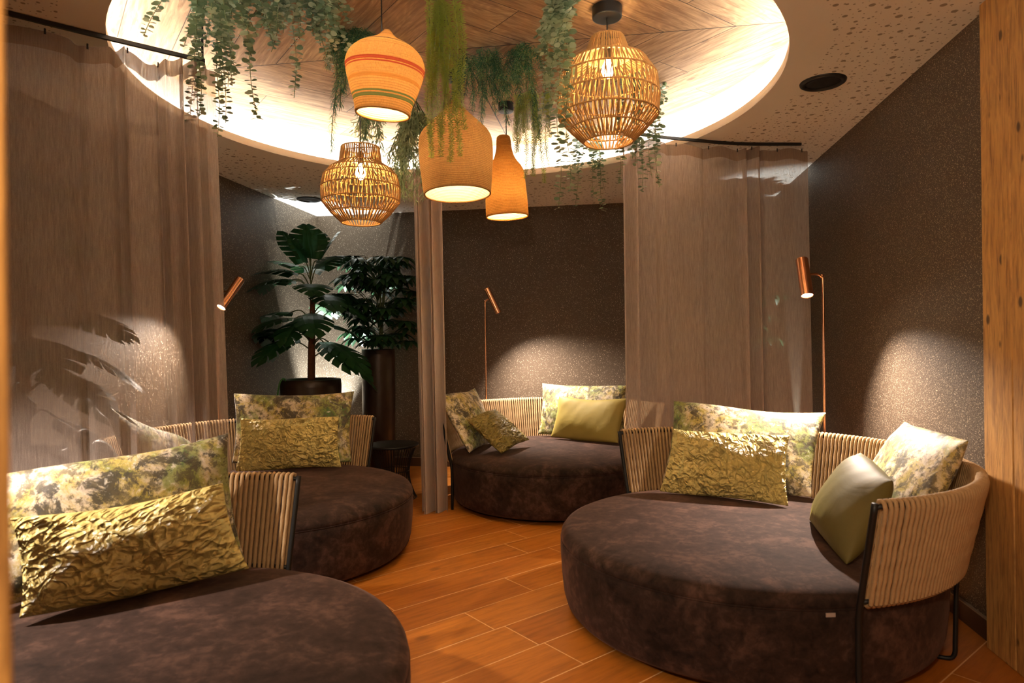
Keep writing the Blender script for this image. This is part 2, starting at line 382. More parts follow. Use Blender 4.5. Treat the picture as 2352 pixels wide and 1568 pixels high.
# ceiling with the round recess
b = MB(); n = 128
outer = [(XL-.1, -1.6), (XR+.1, -1.6), (XR+.1, YB+.1), (XL-.1, YB+.1)]
ring = []; sq = []
for i in range(n):
    a = 2*PI*i/n; dx, dy = math.cos(a), math.sin(a)
    ts = []
    if dx > 1e-9: ts.append((outer[1][0]-RC[0])/dx)
    if dx < -1e-9: ts.append((outer[0][0]-RC[0])/dx)
    if dy > 1e-9: ts.append((outer[2][1]-RC[1])/dy)
    if dy < -1e-9: ts.append((outer[0][1]-RC[1])/dy)
    k = min(x for x in ts if x > 0)
    ring.append((RC[0]+RR*dx, RC[1]+RR*dy)); sq.append((RC[0]+k*dx, RC[1]+k*dy))
vs = [(x, y, H) for x, y in ring] + [(x, y, H) for x, y in sq] + [(x, y, H) for x, y in outer]
fs = [(i, n+i, n+(i+1) % n, (i+1) % n) for i in range(n)]
for c in range(4):                       # fill the corners the rays skip
    X, Y = outer[c]
    for i in range(n):
        p, q = sq[i], sq[(i+1) % n]
        if abs(p[0]-q[0]) > 1e-6 and abs(p[1]-q[1]) > 1e-6 and abs((p[0] if abs(p[0]-X) < 1e-6 else q[0])-X) < 1e-6 and abs((p[1] if abs(p[1]-Y) < 1e-6 else q[1])-Y) < 1e-6:
            fs.append((n+i, 2*n+c, n+(i+1) % n))
b.add(vs, [f[::-1] for f in fs]); struct(b.build('ceiling', M['ceil'], smooth=False))
b = MB(); b.lathe([(RR, H), (RR, H+.050), (RR+.012, H+.050), (RR+.012, H+.020), (RR+.13, H+.020)], 160, *RC); o = b.build('trim_2', M['lip']); struct(o)
b = MB(); b.lathe([(RR+.13, H+.015), (RR+.13, HD+.02)], 160, *RC); o = b.build('trim_3', M['white']); struct(o)
b = MB(); disc(b, RR+.16, HD, 160, *RC, flip=True); o = b.build('trim_4', M['disc'], smooth=False); struct(o)
b = MB(); b.lathe([(RR+.052, H+.025), (RR+.086, H+.025)], 160, *RC)
tag(b.build('strip_light', M['strip']), 'warm white strip light hidden behind the lip of the round ceiling recess', 'light strip')
# skirting
for nm, a, c in (('baseboard_back', (XL, YB-.014, 0), (XR, YB, .088)), ('baseboard_right', (XR-.014, 3.0, 0), (XR, YB-.014, .088)), ('baseboard_left', (XL, YF, 0), (XL+.014, YB-.014, .088))):
    b = MB(); b.box(a, c); b.mi = 1; e = .003
    lo = (a[0], a[1], .088); hi = (c[0], c[1], .094)
    b.box(lo, hi); struct(b.build(nm, [M['base'], M['cap']], smooth=False))
# timber cladding on the right wall, nearest the camera
rnd = random.Random(4); y = 3.02; k = 0
for wd in (.205, .21, .19, .22, .2, .21, .2, .21, .2):
    b = MB(); b.box((XR-.045-rnd.random()*.006, y-wd+.003, 0), (XR, y, H-.001)); o = b.build('trim_%d' % (5+k), M['post'], smooth=False); bevel(o, .004); struct(o)
    y -= wd; k += 1
for nm, p in (('ceiling_speaker', (1.139, 3.77)), ('ceiling_speaker', (-2.874, 5.897)), ('ceiling_speaker', (-2.955, 3.767)), ('ceiling_speaker', (.885, 5.373))):
    lab = {1.139: 'round black ceiling speaker on the right, in open view beside the recess', -2.874: 'round black ceiling speaker near the back left corner above the monstera',
           -2.955: 'round black ceiling speaker seen through the left sheer curtain', .885: 'round black ceiling speaker seen through the right sheer curtain'}[p[0]]
    t_ = thing(nm, lab, 'speaker', (*p, H), group='round ceiling speakers')
    b = MB(); b.lathe([(.088, 0), (.090, -.012), (.106, -.014), (.116, -.008), (.118, 0)], 48); b.build('ring', M['rail'], t_)
    b = MB(); b.lathe([(.0, -.006), (.05, -.006), (.075, -.008), (.089, -.004)], 48); b.build('grille', M['black'], t_)

# ------------------------------------------------------------------ daybeds
SEAT = .43
def make_daybed():
    root = thing('daybed', '', 'daybed', (0, 0, 0))
    b = MB(); b.cap0 = True; b.lathe([(.70, 0), (.70, .045)], 64); b.build('plinth', M['black'], root)
    b = MB(); pr = [(.60, .032), (.78, .030), (.808, .036), (.825, .055), (.838, .10), (.848, .20), (.853, .30), (.852, .342), (.846, .350)]
    b.lathe(pr, 96); b.build('base_cover', M['suede'], root)
    b = MB(); b.lathe([(.846, .350), (.851, .357), (.847, .376), (.832, .396), (.80, .410), (.72, .4195), (.55, .4255), (.3, .429), (.001, .43)], 96); b.build('seat', M['suede'], root)
    b = MB(); b.lathe([(.849+.0035*math.cos(a), .350+.0035*math.sin(a)) for a in [2*PI*i/6 for i in range(6)]], 96, close=True); b.build('seam_piping', M['suede'], root)
    # back frame; mid direction is +X, ends at +-99 degrees
    A = R(99)
    def pt(a, r, z): return (r*math.cos(a), r*math.sin(a), z)
    rb, rtp, zb, zt = .885, .962, .388, .738
    for nm, r, z in (('top_rail', rtp, zt), ('bottom_rail', rb, zb)):
        b = MB(); b.tube([pt(-A+2*A*i/72, r, z) for i in range(73)], .009, 8); b.build(nm, M['black'], root)
    for a in (-A, 0, A):
        b = MB(); b.tube(smooth_path([pt(a, rtp+.002, zt+.012), pt(a, (rb+rtp)/2, (zb+zt)/2), pt(a, rb-.004, zb-.02), pt(a, rb-.012, .25), pt(a, rb-.012, .0)], 4), .0115, 8); b.build('post', M['black'], root)
    for a in (-.55*A, .55*A):
        b = MB(); b.tube(smooth_path([pt(a, rb, zb), pt(a, rb-.012, .30), pt(a, rb-.018, .1), pt(a, rb-.022, .03), pt(a, rb-.05, .009), pt(a, .76, .009)], 4), .009, 8); b.build('leg', M['black'], root)
    N = 148; rr_ = random.Random(2)
    for s0, s1 in ((0, N//2), (N//2, N)):
        b = MB()
        for i in range(s0, s1):
            f = (i+.5)/N; a = -A+.016 + (2*A-.032)*f
            if abs(a) < .010: continue
            da = rr_.uniform(-.002, .002); e = .0165; path = []
            for k in range(25): path.append(pt(a+da, rb+e+(rtp-rb)*k/24, zb-.006+(zt-zb)*k/24))
            path += [pt(a, rtp+.012, zt+.015), pt(a, rtp, zt+.019), pt(a, rtp-.012, zt+.015)]
            for k in range(25): path.append(pt(a-da, rtp-e-(rtp-rb)*k/24, zt-(zt-zb)*k/24))
            path += [pt(a, rb-.010, zb-.014), pt(a, rb+.004, zb-.017), pt(a, rb+e, zb-.006)]
            b.tube(path, .0082, 6, cap=False, twist=1.25, lump=.12)
        b.build('rope_panel', M['rope'], root)
    return root
db = make_daybed(); G = 'round dark suede daybeds with rope backs'
spots = [((-1.432, 1.645), 183, 'round dark brown suede daybed with rope back in the left foreground'),
         ((-2.104, 3.805), 170, 'round dark brown suede daybed behind the left sheer curtain, before the potted monstera'),
         ((-.509, 5.418), 111, 'round dark brown suede daybed by the back wall between the curtains'),
         ((.579, 3.278), 26, 'largest looking round suede daybed at right, before the timber wall')]
for i, (p, deg, lab) in enumerate(spots):
    o = db if i == 0 else copy_tree(db)
    o.location = (*p, 0); o.rotation_euler = (0, 0, R(deg)); tag(o, lab, 'daybed', G); last = o
b = MB(); th = R(-73-26+0); aa = R(-79-26)
c0 = V((.8525*math.cos(aa), .8525*math.sin(aa), .335)); tx = V((-math.sin(aa), math.cos(aa), 0))
q = [c0 - tx*.017 + V((0,0,-.007)), c0 + tx*.017 + V((0,0,-.007)), c0 + tx*.017 + V((0,0,.007)), c0 - tx*.017 + V((0,0,.007))]
nrm = V((math.cos(aa), math.sin(aa), 0))*.002
b.add([p + nrm for p in q] + [p - nrm for p in q], [(0,1,2,3), (7,6,5,4), (0,4,5,1), (1,5,6,2), (2,6,7,3), (3,7,4,0)])
o = b.build('care_tag', M['tagm'], last, smooth=False); o['label'] = 'small white sewn-in tag on the daybed edge'

# ------------------------------------------------------------------ cushions
def pillow(name, cs, T, mat, label, group, seed=0, pinch=.06, sag=.02, rnd_=0):
    BL, BR, TR, TL = [V(c) for c in cs]; cen = (BL+BR+TR+TL)/4
    U = ((BR-BL)+(TR-TL)).normalized(); W = ((TL-BL)+(TR-BR)).normalized(); N_ = U.cross(W).normalized()
    rd = random.Random(seed); n, m = 34, 24; vs = []; fs = []
    ph = [rd.uniform(0, 6) for _ in range(8)]; idx = {}
    def pos(i, j, s):
        u, v = -1 + 2*i/n, -1 + 2*j/m
        # tuck the edge rows tighter together
        u = math.copysign(abs(u)**.85, u); v = math.copysign(abs(v)**.85, v)
        uu = u*(1 - pinch*(1-v*v)*abs(u)**2); vv = v*(1 - pinch*1.3*(1-u*u)*abs(v)**2)
        cr = 1 - rnd_*(abs(u*v)**3); uu *= cr; vv *= cr
        a, b_ = (uu+1)/2, (vv+1)/2
        p = BL*(1-a)*(1-b_) + BR*a*(1-b_) + TR*a*b_ + TL*(1-a)*b_
        h = T*.5*(max(0, 1-u*u)**.55)*(max(0, 1-v*v)**.55)
        wr = .0028*math.sin(4*u+2*v+ph[0]) + .0028*math.sin(3*v-4*u*v+ph[1]) + .0018*math.sin(7*u*v+ph[2]) + .0005*math.sin(19*u-7*v+ph[3])
        edge = max(0, (1-u*u)*(1-v*v))
        p = p + N_*s*(h + wr*min(1, edge*4)) + V((0, 0, -sag*(1-u*u)*(1-v)*.3))
        p += W*(.006*math.sin(3*u+ph[4]))*(abs(v)**6) + N_*.010*math.sin(4*u+ph[5])*(1-edge)
        return p
    for s in (1, -1):
        for j in range(m+1):
            for i in range(n+1):
                bd = i in (0, n) or j in (0, m)
                key = (i, j, 0 if bd else s)
                if key not in idx: idx[key] = len(vs); vs.append(pos(i, j, s) - cen)
    for s in (1, -1):
        for j in range(m):
            for i in range(n):
                k = [idx.get((a, b_, s), idx.get((a, b_, 0))) for a, b_ in ((i, j), (i+1, j), (i+1, j+1), (i, j+1))]
                fs.append(tuple(k) if s == 1 else tuple(k[::-1]))
    zmin = min((v.z + cen.z) for v in vs)
    mb = MB(); mb.add(vs, fs); o = mb.build(name, mat); o.location = cen
    sb = o.modifiers.new('subsurf', 'SUBSURF'); sb.levels = 1; sb.render_levels = 1
    return tag(o, label, 'cushion', group)
GM, GL = 'large moss print cushions', 'velvet lumbar cushions'
pillow('patterned_cushion', [(-2.04,1.84,.445),(-1.47,2.43,.445),(-1.58,2.50,.955),(-2.20,1.93,.865)], .17, M['moss'], 'large moss-print cushion behind the crumpled gold one in the left foreground', GM, 1)
pillow('gold_cushion', [(-1.87,1.79,.445),(-1.39,2.33,.44),(-1.50,2.33,.775),(-1.95,1.84,.755)], .17, M['gold'], 'crumpled gold velvet lumbar cushion on the left foreground daybed', GL, 2)
pillow('patterned_cushion', [(-2.74,4.34,.445),(-1.88,4.49,.445),(-1.91,4.63,.96),(-2.77,4.42,.955)], .15, M['moss'], 'large moss-print cushion standing below the potted monstera', GM, 3)
pillow('gold_cushion', [(-2.60,4.15,.435),(-1.89,4.34,.44),(-1.92,4.38,.80),(-2.57,4.17,.81)], .15, M['gold'], 'crushed gold velvet lumbar cushion on the daybed below the monstera', GL, 4)
pillow('patterned_cushion', [(-2.60,3.26,.445),(-2.64,3.86,.445),(-2.73,3.88,.68),(-2.88,3.30,.985)], .17, M['moss'], 'moss-print cushion with raised corner seen through the left sheer curtain', GM, 5)
pillow('olive_cushion', [(-2.46,3.62,.445),(-2.58,3.98,.445),(-2.74,4.0,.68),(-2.68,3.66,.70)], .12, M['olive'], 'small olive cushion, mostly hidden, seen through the left sheer curtain', GL, 6)
pillow('patterned_cushion', [(-1.10,4.92,.45),(-1.03,5.66,.445),(-1.22,5.66,.91),(-1.385,5.02,.90)], .16, M['moss'], 'moss-print cushion at the left end of the back daybed', GM, 7)
pillow('bronze_cushion', [(-.86,4.93,.455),(-.70,5.44,.49),(-1.0,5.46,.75),(-1.16,5.0,.72)], .13, M['dgold'], 'crushed olive bronze cushion tilted on the left of the back daybed', GL, 8)
pillow('patterned_cushion', [(-.72,6.04,.445),(.10,5.75,.445),(.12,5.86,.915),(-.69,6.19,.92)], .15, M['moss'], 'moss-print cushion at the right of the back daybed, brightly lit', GM, 9)
pillow('mustard_cushion', [(-.58,5.90,.435),(.03,5.55,.435),(.13,5.68,.81),(-.50,5.92,.81)], .15, M['mustard'], 'smooth mustard olive lumbar cushion on the right of the back daybed', GL, 10)
pillow('patterned_cushion', [(.27,4.08,.44),(1.05,3.72,.445),(1.21,3.98,.885),(.36,4.25,.93)], .15, M['moss'], 'wide moss-print cushion behind the bright gold one on the right daybed', GM, 11)
pillow('gold_cushion', [(.24,3.86,.435),(.89,3.56,.435),(.95,3.76,.785),(.33,3.96,.795)], .15, M['gold'], 'bright crinkled gold velvet lumbar cushion on the right daybed', GL, 12)
pillow('patterned_cushion', [(1.24,3.76,.445),(1.24,2.93,.47),(1.465,3.0,.885),(1.485,3.66,.885)], .19, M['moss'], 'moss-print cushion leaning at the right back end beside the timber wall', GM, 13)
pillow('olive_cushion', [(.91,3.34,.435),(.86,2.65,.44),(1.11,2.84,.745),(1.16,3.34,.78)], .21, M['olive'], 'smooth olive velvet cushion leaning inside the near rope end at right', GL, 14, pinch=.03, rnd_=.035)

# ------------------------------------------------------------------ pendants
def cord_and_canopy(root, top, rc=.055):
    b = MB(); b.tube([(0, 0, 0), (0, 0, top)], .0035, 8); b.build('cord', M['rail'], root)
    zz = root.location.z; b = MB(); b.lathe([(.002, HD-.055-zz), (rc*.9, HD-.055-zz), (rc*.97, HD-.0545-zz), (rc, HD-.052-zz), (rc, HD-.049-zz), (rc, HD-.003-zz), (rc, HD-zz)], 40); b.build('canopy', M['black'], root)
def bulb(root, z, r=.032):
    b = MB(); b.lathe([(.001, z-r*1.2), (r*.6, z-r*.95), (r, z), (r*.8, z+r*.8), (r*.45, z+r*1.5), (.013, z+r*2.0)], 20); b.build('bulb', M['bulb'], root)
    b = MB(); b.lathe([(.016, z+r*1.9), (.019, z+r*2.2), (.019, z+r*4), (.004, z+r*4.4)], 16); b.build('lamp_holder', M['socket'], root)
    p = root.location + V((0, 0, z)); return p
def cage(loc, tiers, label, bulbz, canopy_r, seed, s=1.0, nstr=104):
    root = thing('cage_pendant', label, 'pendant lamp', loc, group='open paper-cord cage pendants')
    rd = random.Random(seed)
    for z, r in tiers:
        b = MB(); b.tube([(r*math.cos(2*PI*i/64), r*math.sin(2*PI*i/64), z) for i in range(65)], .0042*s, 6, cap=False, twist=.9, lump=.15); b.build('hoop', M['jute'], root)
    for (z0, r0), (z1, r1) in zip(tiers[:-1], tiers[1:]):
        b = MB(); nn = nstr
        for i in range(nn):
            a0 = 2*PI*(i + rd.uniform(-.25, .25))/nn; a1 = a0 + (1 if i % 2 else -1)*2*PI/nn*rd.uniform(.25, .75)
            p0 = V((r0*math.cos(a0), r0*math.sin(a0), z0)); p1 = V((r1*math.cos(a1), r1*math.sin(a1), z1))
            b.tube([p0.lerp(p1, k/5) for k in range(6)], (.0035*s), 5, cap=False, twist=2.0, lump=.18)
        b.build('cord_tier', M['jute'], root)
    top = tiers[-1][0]
    b = MB(); r = tiers[-1][1]
    for a in (0, PI/2): b.tube([(r*math.cos(a), r*math.sin(a), top), (0, 0, top+.004), (-r*math.cos(a), -r*math.sin(a), top)], .003, 6)
    b.build('wire_cross', M['rail'], root)
    cord_and_canopy(root, HD-loc[2]-.02, canopy_r)
    for c in list(root.children):
        if c.name.startswith('cord') and 'tier' not in c.name:
            for v in c.data.vertices:
                if v.co.z < .01: v.co.z = bulbz + .12
    p = bulb(root, bulbz); light('pendant_light', 'POINT', p, BULB*(1.7 if s == 1 else 1.0), (1, .70, .38), .012)
cage((-.015, 3.354, 2.316), [(0, .125), (.065, .192), (.13, .250), (.226, .258), (.32, .247), (.40, .195), (.43, .118), (.525, .084)], 'large open cord cage pendant with visible bulb, at the right of the cluster', .36, .075, 1)
cage((-1.52, 3.81, 2.047), [(0, .118), (.060, .180), (.129, .234), (.212, .238), (.285, .222), (.325, .188), (.365, .128), (.458, .114)], 'smaller open cord cage pendant with visible bulb, lowest at the left of the cluster', .30, .05, 2, .9)
def woven(loc, prof, label, bulbz, mat, coil=.0105, tilt=(0, 0), canopy=.055):
    root = thing('woven_pendant', label, 'pendant lamp', loc, group='woven grass pendants')
    P = smooth_path([(r, 0, z) for z, r in prof], 24)
    L = [0]
    for a, b_ in zip(P[:-1], P[1:]): L.append(L[-1] + (b_-a).length)
    out = []; ns = int(L[-1]/coil)*4; j = 0
    for i in range(ns+1):
        d = L[-1]*i/ns
        while j < len(L)-2 and L[j+1] < d: j += 1
        f = (d-L[j])/max(1e-9, L[j+1]-L[j]); p = P[j].lerp(P[j+1], f); tv = (P[j+1]-P[j]).normalized()
        k = abs(math.sin(PI*d/coil))*.0045
        out.append((max(.006, p.x + tv.z*k), p.z - tv.x*k))
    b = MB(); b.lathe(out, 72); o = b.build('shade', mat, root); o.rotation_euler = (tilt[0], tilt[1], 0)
    b = MB(); r = prof[0][1]; b.lathe([(r+.005*math.cos(a), prof[0][0]+.005*math.sin(a)) for a in [2*PI*i/8 for i in range(8)]], 72, close=True); o = b.build('rim', mat, root); o.rotation_euler = (tilt[0], tilt[1], 0)
    top = prof[-1][0]
    b = MB(); b.tube([(0, 0, bulbz+.1), (0, 0, HD-loc[2]-.02)], .0035, 8); b.build('cord', M['rail'], root)
    zz = loc[2]; b = MB(); b.lathe([(.002, HD-.06-zz), (canopy*.9, HD-.06-zz), (canopy*.97, HD-.0595-zz), (canopy, HD-.057-zz), (canopy, HD-.054-zz), (canopy, HD-.003-zz), (canopy, HD-zz)], 40); b.build('canopy', M['black'], root)
    p = bulb(root, bulbz, .028); light('pendant_light', 'POINT', p, BULB*.32, (1, .74, .46), .03)
sh = ((.26, .115, .032), (.54, .29, .095), (.8, .42, .13))
woven((-1.053, 2.92, 2.377), [(0, .123), (.045, .131), (.11, .153), (.187, .175), (.228, .1775), (.268, .160), (.302, .122), (.325, .075), (.348, .040), (.383, .008)],
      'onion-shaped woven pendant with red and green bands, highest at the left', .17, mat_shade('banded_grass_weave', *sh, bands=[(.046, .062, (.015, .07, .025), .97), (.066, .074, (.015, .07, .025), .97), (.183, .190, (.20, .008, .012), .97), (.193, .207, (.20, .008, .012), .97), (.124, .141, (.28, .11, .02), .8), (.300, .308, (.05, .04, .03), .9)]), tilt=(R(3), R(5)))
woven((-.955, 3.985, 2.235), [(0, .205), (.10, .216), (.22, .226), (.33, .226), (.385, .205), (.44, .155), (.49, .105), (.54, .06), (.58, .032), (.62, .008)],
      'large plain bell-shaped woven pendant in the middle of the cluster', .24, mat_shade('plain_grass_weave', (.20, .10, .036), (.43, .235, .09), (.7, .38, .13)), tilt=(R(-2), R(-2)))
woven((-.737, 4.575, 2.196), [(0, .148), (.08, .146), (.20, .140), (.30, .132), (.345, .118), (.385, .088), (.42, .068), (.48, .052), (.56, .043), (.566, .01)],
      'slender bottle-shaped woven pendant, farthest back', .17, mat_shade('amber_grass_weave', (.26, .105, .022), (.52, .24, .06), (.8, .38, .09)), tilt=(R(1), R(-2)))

# ------------------------------------------------------------------ reading lamps
def reading_lamp(foot, joint, top, bot, label, rad=.036, ang=112, k=1.0):
    """copper floor lamp: foot on the floor, head cylinder from top to bot"""
    root = thing('reading_lamp', label, 'floor lamp', (foot[0], foot[1], 0), group='copper reading lamps')
    L = lambda p: V(p) - V((foot[0], foot[1], 0))
    b = MB(); b.lathe([(.001, .018), (.10, .018), (.115, .012), (.115, 0)], 40); b.build('base', M['copper'], root)
    T, B_ = L(top), L(bot); ax = (T-B_).normalized(); mid = T.lerp(B_, .45); J = L(joint)
    path = smooth_path([(0, 0, .01), (0, 0, 1.0), (0, 0, J.z-.05), J + V((0, 0, -.004)) + (mid-J)*.06, J.lerp(mid, .3) + V((0, 0, .012)), J.lerp(mid, .8) + V((0, 0, .008))], 8)
    b = MB(); b.tube(path, .0075, 10); b.build('pole', M['copper'], root)
    q = ax.to_track_quat('Z', 'Y').to_matrix().to_4x4(); q.translation = B_; ln = (T-B_).length
    b = MB(); b.lathe([(rad*.86, .016), (rad*.93, .004), (rad*.965, .0), (rad*.99, .0008), (rad, .003), (rad, .006), (rad, .012), (rad, ln*.5), (rad, ln-.012), (rad, ln-.006), (rad, ln-.003), (rad*.98, ln-.0008), (rad*.94, ln), (rad*.85, ln), (.001, ln)], 36)
    o = b.build('head', M['copper'], root); o.matrix_local = q
    b = MB(); disc(b, rad*.86, .016, 32, flip=True); o = b.build('lens', M['lens'], root, smooth=False); o.matrix_local = q.copy()
    light('reading_light', 'SPOT', V((foot[0], foot[1], 0)) + B_ - ax*.004, SPOT*k, (1, .82, .68), .022, aim=-ax, angle=ang, blend=1.0)
reading_lamp((1.285, 4.30), (1.283, 4.30, 1.69), (1.163, 4.30, 1.80), (1.165, 4.20, 1.565), 'copper reading lamp at the right, standing before the right sheer curtain')
reading_lamp((-1.225, 6.19), (-1.225, 6.19, 1.70), (-1.205, 6.17, 1.825), (-1.095, 6.19, 1.585), 'copper reading lamp by the back wall behind the middle daybed', .03)
reading_lamp((-3.0, 4.60), (-3.0, 4.60, 1.70), (-2.82, 4.62, 1.81), (-2.875, 4.45, 1.585), 'copper reading lamp peeking out beside the left sheer curtain', .034, 96, .9)

reading_lamp((-2.56, 1.52), (-2.56, 1.52, 1.69), (-2.47, 1.60, 1.80), (-2.38, 1.66, 1.57), 'copper reading lamp at the far left, behind the foreground daybed', .034, 100, .45)
# ------------------------------------------------------------------ curtains
def curtain(name, label, path, z0, z1, mat, folds, header=.075, flare=None, droop=None, hooks=()):
    """path: function s in 0..1 -> (x, y); cloth hangs from z1 to z0"""
    root = thing(name, label, 'curtain', (*path(0), 0), group='sheer brown curtains')
    base = V((*path(0), 0)); n = folds*2; zs = [0, .25, .5, .75, .9, 1.0]
    def P(s, k):
        x, y = path(s); dz = droop(s) if droop else 0
        fx, fy = flare(s) if flare else (0, 0)
        z = z1 - dz - (z1-z0-header)*k - header
        return V((x + fx*k, y + fy*k, z)) - base
    vs = [P(i/n, k) for k in zs for i in range(n+1)]
    fs = [(j*(n+1)+i, j*(n+1)+i+1, (j+1)*(n+1)+i+1, (j+1)*(n+1)+i) for j in range(len(zs)-1) for i in range(n)]
    b = MB(); b.add(vs, fs); b.build('cloth', mat, root)
    vs = [P(i/n, 0) + V((0, 0, header*k)) for k in (0, 1) for i in range(n+1)]
    fs = [(i, i+1, n+1+i+1, n+1+i) for i in range(n)]
    b = MB(); b.add(vs, fs); b.build('header_tape', M['tape'], root)
    for s in hooks:
        p = P(s, 0) + V((0, 0, header-.012)); b = MB(); b.tube([p, p + V((0, 0, .024))], .004, 6); b.build('hook', M['rail'], root)
    return root
def lerp_path(pts):
    Q = smooth_path([(x, y, 0) for x, y in pts], 20); L = [0]
    for a, b_ in zip(Q[:-1], Q[1:]): L.append(L[-1]+(b_-a).length)
    def f(s):
        d = s*L[-1]; j = 0
        lo, hi = 0, len(L)-2
        while lo < hi:
            md = (lo+hi+1)//2
            if L[md] <= d: lo = md
            else: hi = md-1
        j = lo; t_ = min(1, (d-L[j])/max(1e-9, L[j+1]-L[j])); p = Q[j].lerp(Q[j+1], t_); q = (Q[j+1]-Q[j]).normalized()
        return p, V((-q.y, q.x, 0))
    return f, L[-1]
def rail(name, label, pts, rod=None):
    root = thing(name, label, 'curtain rail', (*pts[0], 2.69), group='black ceiling curtain rails')
    Q = [p - V((*pts[0], 0)) for p in smooth_path([(x, y, 0) for x, y in pts], 12)]
    b = MB()
    for a, c in zip(Q[:-1], Q[1:]): pass
    n_ = len(Q); vs = []; fs = []
    for i, p in enumerate(Q):
        tv = (Q[min(i+1, n_-1)]-Q[max(i-1, 0)]).normalized(); nv = V((-tv.y, tv.x, 0))*.008
        vs += [p - nv + V((0,0,-.010)), p + nv + V((0,0,-.010)), p + nv + V((0,0,.008)), p - nv + V((0,0,.008))]
    for i in range(n_-1):
        for k in range(4): fs.append((i*4+k, i*4+(k+1) % 4, i*4+4+(k+1) % 4, i*4+4+k))
    fs += [(3,2,1,0), tuple((n_-1)*4+k for k in range(4))]
    b.add(vs, fs); b.build('track', M['rail'], root, smooth=False)
    if rod:
        p = V((*rod, 0)) - V((*pts[0], 0)); b = MB(); b.tube([p + V((0,0,.006)), p + V((0,0,HD-2.69))], .006, 8); b.build('suspension_rod', M['rail'], root)
# left: flat and wide, gathered at its inner end
LR = [(-3.14, 1.50), (-2.86, 1.84), (-2.452, 2.346), (-2.23, 2.602), (-1.948, 2.907)]
rail('curtain_rail', 'black curtain rail running along the left curtain to the ceiling recess', LR, (-1.955, 2.90))
lf, LL = lerp_path(LR[:-1] + [(-1.915, 2.945)])
def lpath(s):
    p, nv = lf(s)
    def bmp(c, wd, a): return a*math.exp(-((s-c)/wd)**2)
    off = .010*math.sin(2*PI*2.2*s) + bmp(.70, .009, .03) + bmp(.775, .006, .05) - bmp(.787, .006, .035) + bmp(.868, .006, .05) - bmp(.879, .006, .03) - bmp(.910, .007, .065) + bmp(.926, .007, .07) - bmp(.942, .007, .075) + bmp(.958, .007, .075) - bmp(.972, .006, .05)
    sl = bmp(.775, .02, .012)*math.sin(90*s) + bmp(.94, .035, .014)*math.sin(140*s)
    tv = V((nv.y, -nv.x, 0)); q = p + nv*off + tv*sl
    return (q.x, q.y)
curtain('sheer_curtain', 'wide sheer brown curtain hanging on the left behind the foreground daybed', lpath, .02, 2.668, M['sheer'], 420,
        flare=lambda s: (.075*s, .0), droop=lambda s: .014 + .045*math.exp(-((s-.845)/.028)**2) + .026*math.exp(-((s-.72)/.035)**2) + .012*math.exp(-((s-.55)/.04)**2), hooks=(.1, .25, .4, .52, .64, .72, .80, .87, .93))
# right: broad, three loose folds
RRl = [(.02, 4.33), (.279, 4.519), (.583, 4.677), (.9, 4.82), (1.334, 4.916)]
rail('curtain_rail', 'curved black curtain rail over the right curtain', RRl, (.05, 4.352))
rf, RL = lerp_path([(.075, 4.37)] + RRl[1:-1] + [(1.30, 4.91), (1.385, 4.925)])
def rpath(s):
    p, nv = rf(s)
    def bmp(c, wd, a): return a*math.exp(-((s-c)/wd)**2)
    off = .012*math.sin(2*PI*3.2*s) + bmp(.04, .018, .05) - bmp(.08, .016, .05) + bmp(.12, .016, .05) - bmp(.165, .02, .045) + bmp(.25, .012, .02) + bmp(.46, .012, .022) - bmp(.665, .014, .06) + bmp(.70, .014, .06) - bmp(.735, .014, .06) + bmp(.76, .01, .04)
    sl = bmp(.10, .06, -.03)+bmp(.70, .03, .015)*math.sin(60*s)
    tv = V((nv.y, -nv.x, 0)); q = p + nv*off + tv*sl
    return (q.x, q.y)
curtain('sheer_curtain', 'wide sheer brown curtain on the right behind the right daybed', rpath, .02, 2.668, M['sheer'], 420,
        flare=lambda s: (.02*s, 0), droop=lambda s: .008 + .018*(1-math.cos(2*PI*5.5*s))*.5, hooks=(.03, .12, .3, .48, .64, .72, .84, .97))
# middle: pulled together into one narrow bunch
MC = (-1.42, 4.88)
rail('curtain_rail', 'short black curtain rail above the bunched middle curtain', [(MC[0]+.03, MC[1]-.08), (-1.50, 5.25), (-1.60, 5.75), (-1.72, 6.25)], (MC[0]+.025, MC[1]-.06))
def mpath(s):
    k = s*9; i = int(min(8, k)); f = k - i
    # zigzag pleats running away from the camera
    x = MC[0] - .10 + .20*s + .018*math.sin(2*PI*s*2.3); y = MC[1] + .055*math.sin(2*PI*4.5*s + .6) - .03*math.cos(PI*s)
    return (x, y)
curtain('sheer_curtain', 'narrow bunched brown curtain in the middle, beside the back daybed', mpath, .012, 2.668, M['dense'], 220,
        flare=lambda s: (.02*(1-s)+.02, 0), droop=lambda s: .01, hooks=(.1, .35, .6, .85))

# ------------------------------------------------------------------ side table
st = thing('side_table', 'round black wire side table between the left daybed and the bunched curtain', 'side table', (-1.86, 5.30, 0))
b = MB(); b.cap0 = True; b.lathe([(.195, .436), (.218, .438), (.222, .446), (.220, .455), (.21, .4585), (.001, .4585)], 64); b.build('tabletop', M['black'], st)
for k in range(44):
    a = 2*PI*k/44; pts = [(.205, .437), (.185, .405), (.155, .33), (.138, .24), (.146, .14), (.175, .05), (.195, .008)]
    b = MB(); b.tube(smooth_path([(r*math.cos(a), r*math.sin(a), z) for r, z in pts], 4), .0032, 5); b.build('wire', M['black'], st)
for r, z in ((.197, .006), (.139, .235)):
    b = MB(); b.tube([(r*math.cos(2*PI*i/48), r*math.sin(2*PI*i/48), z) for i in range(49)], .0045, 6, cap=False); b.build('hoop', M['black'], st)

